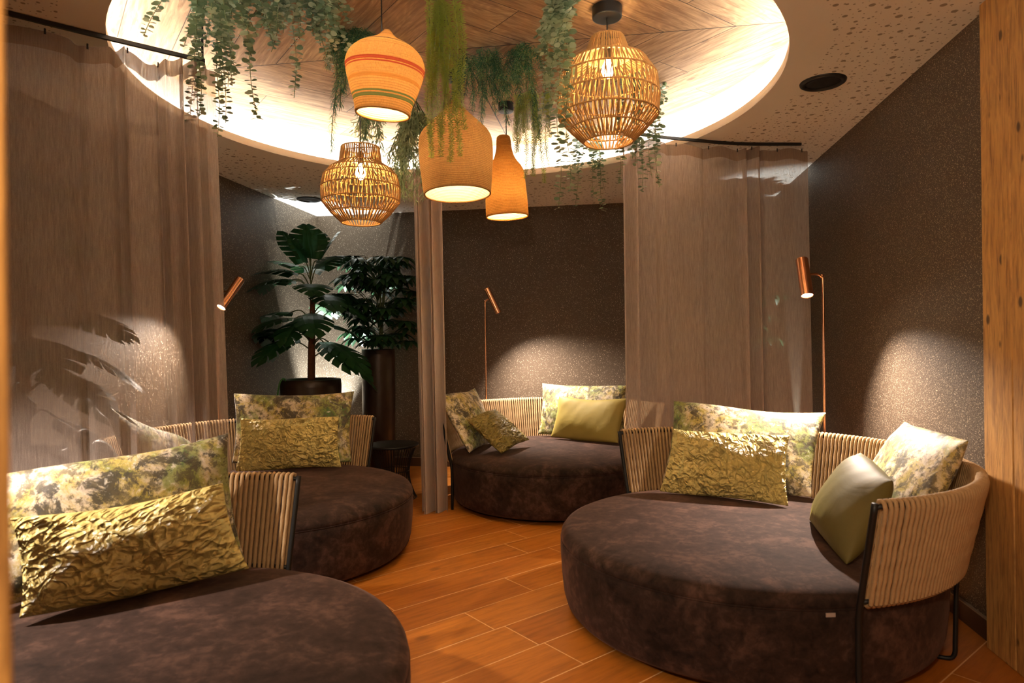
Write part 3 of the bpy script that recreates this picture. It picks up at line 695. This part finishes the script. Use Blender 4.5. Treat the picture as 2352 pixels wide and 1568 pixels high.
# ------------------------------------------------------------------ potted plants
def frame(d, upv=V((0, 0, 1))):
    d = d.normalized(); s = d.cross(upv)
    if s.length < 1e-4: s = V((1, 0, 0))
    s.normalize(); return d, s, s.cross(d)
def keep_in(root, m=.02):
    for ch in root.children:
        if 'leaf' in ch.name:
            off = root.location
            for v in ch.data.vertices:
                v.co.x = min(max(v.co.x, XL + m - off.x), XR - m - off.x); v.co.y = min(v.co.y, YB - m - off.y)
def split_leaf(mb, base, d, ln, wd, droop, lobes=6, rd=random):
    """monstera blade: heart shape cut into lobes"""
    d, s, u = frame(d); N_ = lobes
    def mid(t): return base + d*ln*t + V((0, 0, -droop*ln*t*t))
    for sg in (1, -1):
        for k in range(N_):
            t0, t1 = k/N_, (k+1)/N_
            prev = None
            for c in range(5):
                f = c/4
                wt = lambda t: wd*math.sin(PI*min(1, (t*.86+.14)))**.7
                gap = 0 if f < .35 else (f-.35)*.42
                tc = (t0+t1)/2; hw = (t1-t0)/2*(1-gap)
                sweep = .16*f
                a = mid(tc-hw) + s*sg*wt(tc-hw)*f + d*ln*sweep*(f) + V((0, 0, -.10*ln*f*f)) + u*.02*ln*math.sin(PI*f)
                e = mid(tc+hw) + s*sg*wt(tc+hw)*f + d*ln*sweep*(f) + V((0, 0, -.10*ln*f*f)) + u*.02*ln*math.sin(PI*f)
                if k == 0: a = a - d*ln*.12*f
                if prev: mb.add([prev[0], prev[1], e, a], [(0, 1, 2, 3)] if sg > 0 else [(3, 2, 1, 0)])
                prev = (a, e)
def oval_leaf(mb, base, d, ln, wd, droop):
    d, s, u = frame(d); vs = []; n = 5
    for i in range(n+1):
        t_ = i/n; c = base + d*ln*t_ + V((0, 0, -droop*ln*t_*t_)); w_ = wd*math.sin(PI*min(.999, t_*.93+.05))**.8
        vs += [c - s*w_ + u*w_*.25, c, c + s*w_ + u*w_*.25]
    fs = []
    for i in range(n): fs += [(i*3, i*3+1, i*3+4, i*3+3), (i*3+1, i*3+2, i*3+5, i*3+4)]
    mb.add(vs, fs)
def pot(root, r0, r1, h):
    b = MB(); b.cap0 = True; b.lathe([(r0*.9, 0), (r0, .03), ((r0+r1)/2*1.03, h*.5), (r1, h*.93), (r1*.985, h-.006), (r1*.95, h), (r1*.90, h-.004), (r1*.88, h-.06)], 56); b.build('planter', M['pot'], root)
    b = MB(); disc(b, r1*.885, h-.05, 40); b.build('soil', M['soil'], root)
def monstera(loc, r, h, H0, label, seed, leaves, scale=1.0):
    root = thing('potted_monstera', label, 'potted plant', (*loc, 0)); pot(root, r*.86, r, h); rd = random.Random(seed)
    b = MB(); b.tube([(0, 0, h-.06), (.01, 0, h+.3), (.02, .01, h+H0*.7)], [.036, .033, .024], 12); b.build('trunk', M['trunk'], root)
    for (z, az, out, el, ln) in leaves:
        ln = ln*1.15; a = R(az); d = V((math.cos(a), math.sin(a), 0)); p0 = V((.01, 0, h+z*.86)); p1 = V((0, 0, h+z)) + d*out
        b = MB(); b.mi = 0
        b.tube(smooth_path([p0, p0.lerp(p1, .5) + V((0, 0, .06)), p1], 4), .006, 6); b.mi = 1
        split_leaf(b, p1, d + V((0, 0, el)), ln*scale, ln*.48*scale, max(.12, .45 - .33*max(0, el)), 6, rd); b.build('leaf', [M['stem'], M['mon']], root)
    keep_in(root); return root
def umbrella_plant(loc, r, h, H0, label, seed, nb, spread, ln=.15):
    root = thing('potted_umbrella_plant', label, 'potted plant', (*loc, 0)); pot(root, r*.9, r, h); rd = random.Random(seed)
    for k in range(3):
        b = MB(); x, y_ = rd.uniform(-.04, .04), rd.uniform(-.04, .04); b.tube(smooth_path([(x, y_, h-.06), (x*1.5, y_*1.5, h+H0*.4), (x*2.5, y_*2.5, h+H0*.8)], 5), .010, 8); b.build('trunk', M['stem'], root)
    for k in range(nb):
        a = rd.uniform(0, 2*PI); z = rd.uniform(.02, 1)**.8*H0; rad = spread*(.35+.65*rd.random())*(1.0-.5*abs(z/H0-.5))
        p1 = V((rad*math.cos(a), rad*math.sin(a), h+z)); b = MB(); b.mi = 0
        b.tube([(0, 0, h+z*.7), p1.lerp(V((0, 0, h+z)), .5) + V((0, 0, .03)), p1], .003, 5); b.mi = 1
        for j in range(9):
            aa = 2*PI*j/9 + k; dd = V((math.cos(aa), math.sin(aa), .15 + rd.uniform(-.2, .1))) + V((math.cos(a), math.sin(a), 0))*.25
            oval_leaf(b, p1, dd, ln*rd.uniform(.8, 1.15), ln*.19, .55)
        b.build('leaf_cluster', [M['stem'], M['sch']], root)
    keep_in(root); return root
monstera((-2.79, 5.72), .275, .985, 1.05, 'dark monstera with reddish trunk in a wide bronze planter, left back corner', 3,
    [(1.12, -70, .05, 1.6, .32), (1.10, 30, .07, 1.7, .32), (1.05, 170, .12, .45, .34), (1.0, 120, .10, .6, .30), (1.02, -20, .12, .6, .30), (.92, 200, .16, .1, .34), (.90, -130, .16, .15, .34),
     (.78, -40, .16, .0, .32), (.74, -5, .18, -.1, .30), (.62, 190, .18, .1, .32), (.55, -90, .14, -.2, .30), (.5, 20, .20, -.2, .32), (.46, 205, .20, .15, .36), (.42, -168, .22, .15, .36), (.40, 165, .2, .1, .32),
     (.34, -30, .20, -.2, .34), (.30, 185, .24, .1, .34), (.34, -18, .22, -.2, .36), (.28, 60, .20, -.1, .34), (.22, 15, .26, -.5, .30), (.7, 90, .14, .1, .3), (1.14, 100, .04, 2.2, .3), (1.08, -120, .07, 1.4, .32), (.97, 230, .14, .3, .32), (.86, -60, .16, .1, .32), (.6, -60, .18, -.1, .32), (.56, 240, .16, .1, .32), (.38, -110, .2, -.1, .34), (.66, 40, .16, 0, .3), (.3, -10, .22, -.3, .34)])
b = MB(); b.tube(smooth_path([(-2.79-.12, 5.72-.22, .95), (-2.79-.14, 5.72-.245, 1.0), (-2.79-.16, 5.72-.283, .96), (-2.79-.19, 5.72-.285, .80), (-2.79-.2, 5.72-.285, .7)], 6), .008, 8)
o = b.build('root_stem', plain('bright_green_stem', (.06, .22, .06), .4)); o.parent = [x for x in C.objects if x.name == 'potted_monstera'][0]; o.location = (2.79, -5.72, 0); o['label'] = 'bright green stem hanging over the planter rim'
umbrella_plant((-2.32, 6.22), .165, 1.25, .92, 'bushy umbrella plant in a tall bronze planter, behind the monstera', 5, 95, .44, .16)
umbrella_plant((1.18, 6.28), .165, 1.25, .75, 'umbrella plant in a tall planter seen through the right sheer curtain', 6, 60, .34, .15)
monstera((-2.90, 2.82), .19, .80, 1.25, 'leafy monstera seen as a shadow through the left sheer curtain', 8,
    [(1.3, 40, .08, .6, .30), (1.25, -40, .08, .6, .28), (1.2, 0, .12, .4, .30), (1.05, 60, .14, .2, .30), (1.0, -20, .16, .2, .32), (.9, 25, .16, .0, .30), (.85, -60, .14, .1, .28), (.7, 10, .18, .0, .30), (.65, 70, .14, .1, .30),
     (.55, -30, .16, -.1, .30), (.5, 30, .18, -.2, .28), (.4, 0, .16, -.3, .28), (.3, 50, .16, -.2, .28), (.3, -60, .14, -.2, .26), (.15, 20, .16, -.5, .26)])

# uplights standing in the corners
for p, aim, lab, pw, ang in (((-2.98, 6.50), (-.02, .02, 1), 'small black floor uplight in the back left corner behind the planters', 2.6, 54), ((1.47, 6.02), (.02, .06, 1), 'small black floor uplight in the back right corner', .8, 32), ((-3.06, 3.02), (-.55, .0, 1), 'small black floor uplight by the left wall behind the sheer curtain', .22, 50)):
    u = thing('floor_uplight', lab, 'uplight', (*p, 0), group='floor uplights')
    b = MB(); b.cap0 = True; b.lathe([(.05, 0), (.05, .10), (.044, .10), (.042, .085)], 28); b.build('housing', M['black'], u)
    b = MB(); disc(b, .043, .088, 24); b.build('lens', M['lens'], u, smooth=False)
    light('uplight', 'SPOT', (*p, .11), UP*pw, (.93, 1, .98), .02, aim=aim, angle=ang, blend=.7)

# ------------------------------------------------------------------ hanging plants
def vine(kind, root, p0, length, rd, drift=(0, 0), mats=None, size=1.0):
    """one trailing stem with its leaves, hanging from p0 (local)"""
    b = MB(); pts = []; n = max(6, int(length/.04)); wx, wy = rd.uniform(0, 6), rd.uniform(0, 6)
    out = V((rd.uniform(-1, 1), rd.uniform(-1, 1), 0)).normalized()*(rd.uniform(.005, .02) if kind == 'brush' else rd.uniform(.01, .05))
    for i in range(n+1):
        f = i/n; z = -length*f + (.02*math.sin(PI*min(1, f*6)) if kind != 'brush' else 0)
        k = min(1, f*3.5)
        pts.append(V(p0) + out*k + V((drift[0]*f + .010*math.sin(4*f*length*3+wx), drift[1]*f + .010*math.sin(3.3*f*length*3+wy), z)))
    b.mi = 0; b.tube(pts, .0016*size, 4, cap=False); b.mi = 1
    L = [0]
    for a, c in zip(pts[:-1], pts[1:]): L.append(L[-1]+(c-a).length)
    def at(d):
        j = 0
        while j < len(L)-2 and L[j+1] < d: j += 1
        return pts[j].lerp(pts[j+1], (d-L[j])/max(1e-9, L[j+1]-L[j])), (pts[j+1]-pts[j]).normalized()
    d = .01
    while d < L[-1]:
        p, tv = at(d); f = d/L[-1]; a0 = rd.uniform(0, 2*PI)
        b.mi = 2 if rd.random() < .35 else 1
        if kind == 'eu':
            for sgn in (0, PI):
                a = a0+sgn; o_ = V((math.cos(a), math.sin(a), rd.uniform(-.35, .25))).normalized(); r = .0185*size*rd.uniform(.7, 1.15)*(1-.3*f)
                s_ = o_.cross(V((rd.uniform(-.5, .5), rd.uniform(-.5, .5), 1))).normalized(); c = p + o_*(r*1.25)
                vs = [p + o_*.002] + [c + (o_*math.cos(q) + s_*math.sin(q))*r + V((0, 0, .15*r*abs(math.sin(q)))) for q in (2.5, 1.65, .8, 0, -.8, -1.65, -2.5)]
                b.add(vs, [(0, 1, 2, 3, 4, 5, 6, 7)])
            d += .0205*size*rd.uniform(.75, 1.25)
        elif kind == 'fern':
            for q in range(3):
                a = a0 + q*2.1; o_ = V((math.cos(a), math.sin(a), .1)); l = .050*size*rd.uniform(.7, 1.1)*(1-.35*f)
                s_ = V((-math.sin(a), math.cos(a), 0))*.0016*size
                m_ = p + o_*l*.55 + V((0, 0, -.006)); e = p + o_*l*.85 + V((0, 0, -.024*size))
                b.add([p - s_, p + s_, m_ + s_, m_ - s_, e], [(0, 1, 2, 3), (3, 2, 4)])
            d += .0065*size
        elif kind == 'brush':
            for q in range(4):
                a = a0 + q*1.571; o_ = V((math.cos(a), math.sin(a), .35)); l = .027*size*rd.uniform(.7, 1.15)*(1-.3*f)
                s_ = V((-math.sin(a), math.cos(a), 0))*.0044*size
                m_ = p + o_*l*.6; e = p + o_*l + V((0, 0, -.004))
                b.add([p, m_ + s_, e, m_ - s_], [(0, 1, 2, 3)])
            d += .0070*size
    return b.build('trailing_stem', mats, root)
def hanging(name, label, loc, kind, stems, mats, seed, spread=(.1, .1), size=1.0, drift=None):
    root = thing(name, label, 'hanging plant', (*loc, HD-.004), group='artificial hanging plants'); rd = random.Random(seed)
    b = MB(); b.lathe([(.001, -.016), (.010, -.014), (.014, -.006), (.014, 0)], 10); b.build('mount', M['stem'], root)
    for k, ln in enumerate(stems):
        q = V((rd.uniform(-1, 1)*spread[0], rd.uniform(-1, 1)*spread[1], -.012))
        dr = (q.x*(.15 if kind == 'brush' else .7), q.y*(.15 if kind == 'brush' else .7)) if drift is None else (drift[0]*rd.uniform(.6, 1.2), drift[1]*rd.uniform(.6, 1.2))
        vine(kind, root, q, ln, rd, dr, mats, size)
    return root
rl = random.Random(12)
def lens_(n, a, b_): return [rl.uniform(a, b_) for _ in range(n)]
EU = [M['stem'], M['eu'], M['eul']]; FE = [M['stem'], M['fern'], M['fernl']]; BR = [M['stem'], M['grass'], M['grass']]
hanging('hanging_eucalyptus', 'dense round-leaved eucalyptus hanging before the left curtain end', (-1.79, 2.78), 'eu', lens_(24, .10, .35) + lens_(11, .35, .62) + [.66, .66], EU, 21, (.13, .10))
hanging('hanging_eucalyptus', 'short round-leaved eucalyptus at the top, left of the banded pendant', (-1.45, 2.94), 'eu', lens_(30, .08, .24) + [.28, .3, .34, .50, .28], EU, 22, (.14, .07))
hanging('hanging_fern', 'dark green needle fern hanging behind the banded pendant', (-1.38, 3.36), 'fern', lens_(30, .08, .24) + lens_(9, .25, .45) + [.62, .66], FE, 23, (.11, .08), 1.05)
hanging('hanging_foxtail', 'long lime green trailing foxtail between the banded and bell pendants', (-.81, 3.10), 'brush', lens_(7, .35, .55) + lens_(7, .6, .8), BR, 24, (.125, .06), 1.05)
hanging('hanging_fern', 'dark green needle fern draped in the centre above the slender pendant', (-.755, 3.71), 'fern', lens_(22, .12, .28) + lens_(7, .28, .42), FE, 25, (.10, .06), 1.05)
hanging('hanging_fern', 'lighter green needle fern in the centre left of the large cage pendant', (-.50, 3.68), 'fern', lens_(16, .12, .3) + [.45, .5], [M['stem'], M['fern'], M['fernl']], 26, (.09, .06), 1.1)
hanging('hanging_foxtail', 'lime green trailing foxtail hanging right of the slender pendant', (-.53, 4.36), 'brush', lens_(9, .25, .45) + lens_(5, .45, .62), BR, 27, (.12, .05), 1.1)
hanging('hanging_eucalyptus', 'long pale eucalyptus strands left of the large cage pendant', (-.26, 3.18), 'eu', lens_(3, .4, .75) + [.95, 1.03], [M['stem'], M['eul'], M['eu']], 28, (.03, .03), 1.15, (.0, .0))
hanging('hanging_eucalyptus', 'pale eucalyptus draped onto the large cage pendant', (-.165, 3.10), 'eu', lens_(8, .2, .5) + [.6, .68], [M['stem'], M['eul'], M['eu']], 29, (.05, .03), 1.05, (-.16, -.05))
hanging('hanging_eucalyptus', 'green eucalyptus hanging below the large cage pendant, farther back', (-.21, 5.12), 'eu', lens_(6, .3, .42) + [.62, .5, .58, .66], EU, 30, (.10, .06), 1.15)
hanging('hanging_eucalyptus', 'green eucalyptus hanging before the right curtain, two strands', (.167, 4.17), 'eu', lens_(5, .45, .6) + [.70, .74, .68, .72], EU, 31, (.07, .05), 1.15)
hanging('hanging_eucalyptus', 'single thin eucalyptus strand right of the large cage pendant', (.35, 4.40), 'eu', [.18, .12, .46], EU, 32, (.03, .03), 1.1)
def frond(mb, p, d, ln, wd, depth, rd):
    d = d.normalized(); s = d.cross(V((rd.uniform(-1, 1), rd.uniform(-1, 1), rd.uniform(-.3, .3)))).normalized()
    e = p + d*ln; c = p.lerp(e, .5) + s*.004
    mb.add([p - s*wd*.5, p + s*wd*.5, c + s*wd*.42, e + s*wd*.5, e - s*wd*.5, c - s*wd*.42], [(0, 1, 2, 3, 4, 5)])
    if depth:
        for sg in (-1, 1):
            frond(mb, e + s*sg*wd*.25, d + s*sg*rd.uniform(.35, .7) + V((0, 0, -.25)), ln*rd.uniform(.55, .8), wd*.72, depth-1, rd)
    else: mb.add([e - s*wd*.5, e + s*wd*.5, e + d*wd*1.6], [(0, 1, 2)])
def staghorn(loc, label, n, zr, seed, spread):
    root = thing('hanging_staghorn_fern', label, 'hanging plant', (*loc, HD-.004), group='artificial hanging plants'); rd = random.Random(seed)
    b = MB(); b.lathe([(.001, -.016), (.010, -.014), (.014, -.006), (.014, 0)], 10); b.build('mount', M['stem'], root)
    for k in range(n):
        a = rd.uniform(0, 2*PI); d = V((math.cos(a), math.sin(a), 0)); ln = rd.uniform(*zr)
        P = smooth_path([(0, 0, -.015), d*spread*.4 + V((0, 0, -ln*.35)), d*spread*rd.uniform(.5, 1) + V((0, 0, -ln))], 8)
        b = MB(); b.mi = 0; b.tube(P, .0022, 4, cap=False); b.mi = 1
        for q in range(5, len(P)):
            for _ in range(2):
                frond(b, P[q], V((rd.uniform(-1, 1), rd.uniform(-1, 1), -1.1)), rd.uniform(.03, .05), .010, 2, rd)
        b.build('frond', [M['stem'], M['stag']], root)
staghorn((-1.33, 4.35), 'grey green staghorn fern hanging between the small cage and bell pendants', 30, (.3, .68), 41, .19)
staghorn((-1.62, 4.25), 'small staghorn fern hanging just above the small cage pendant', 6, (.22, .36), 42, .10)
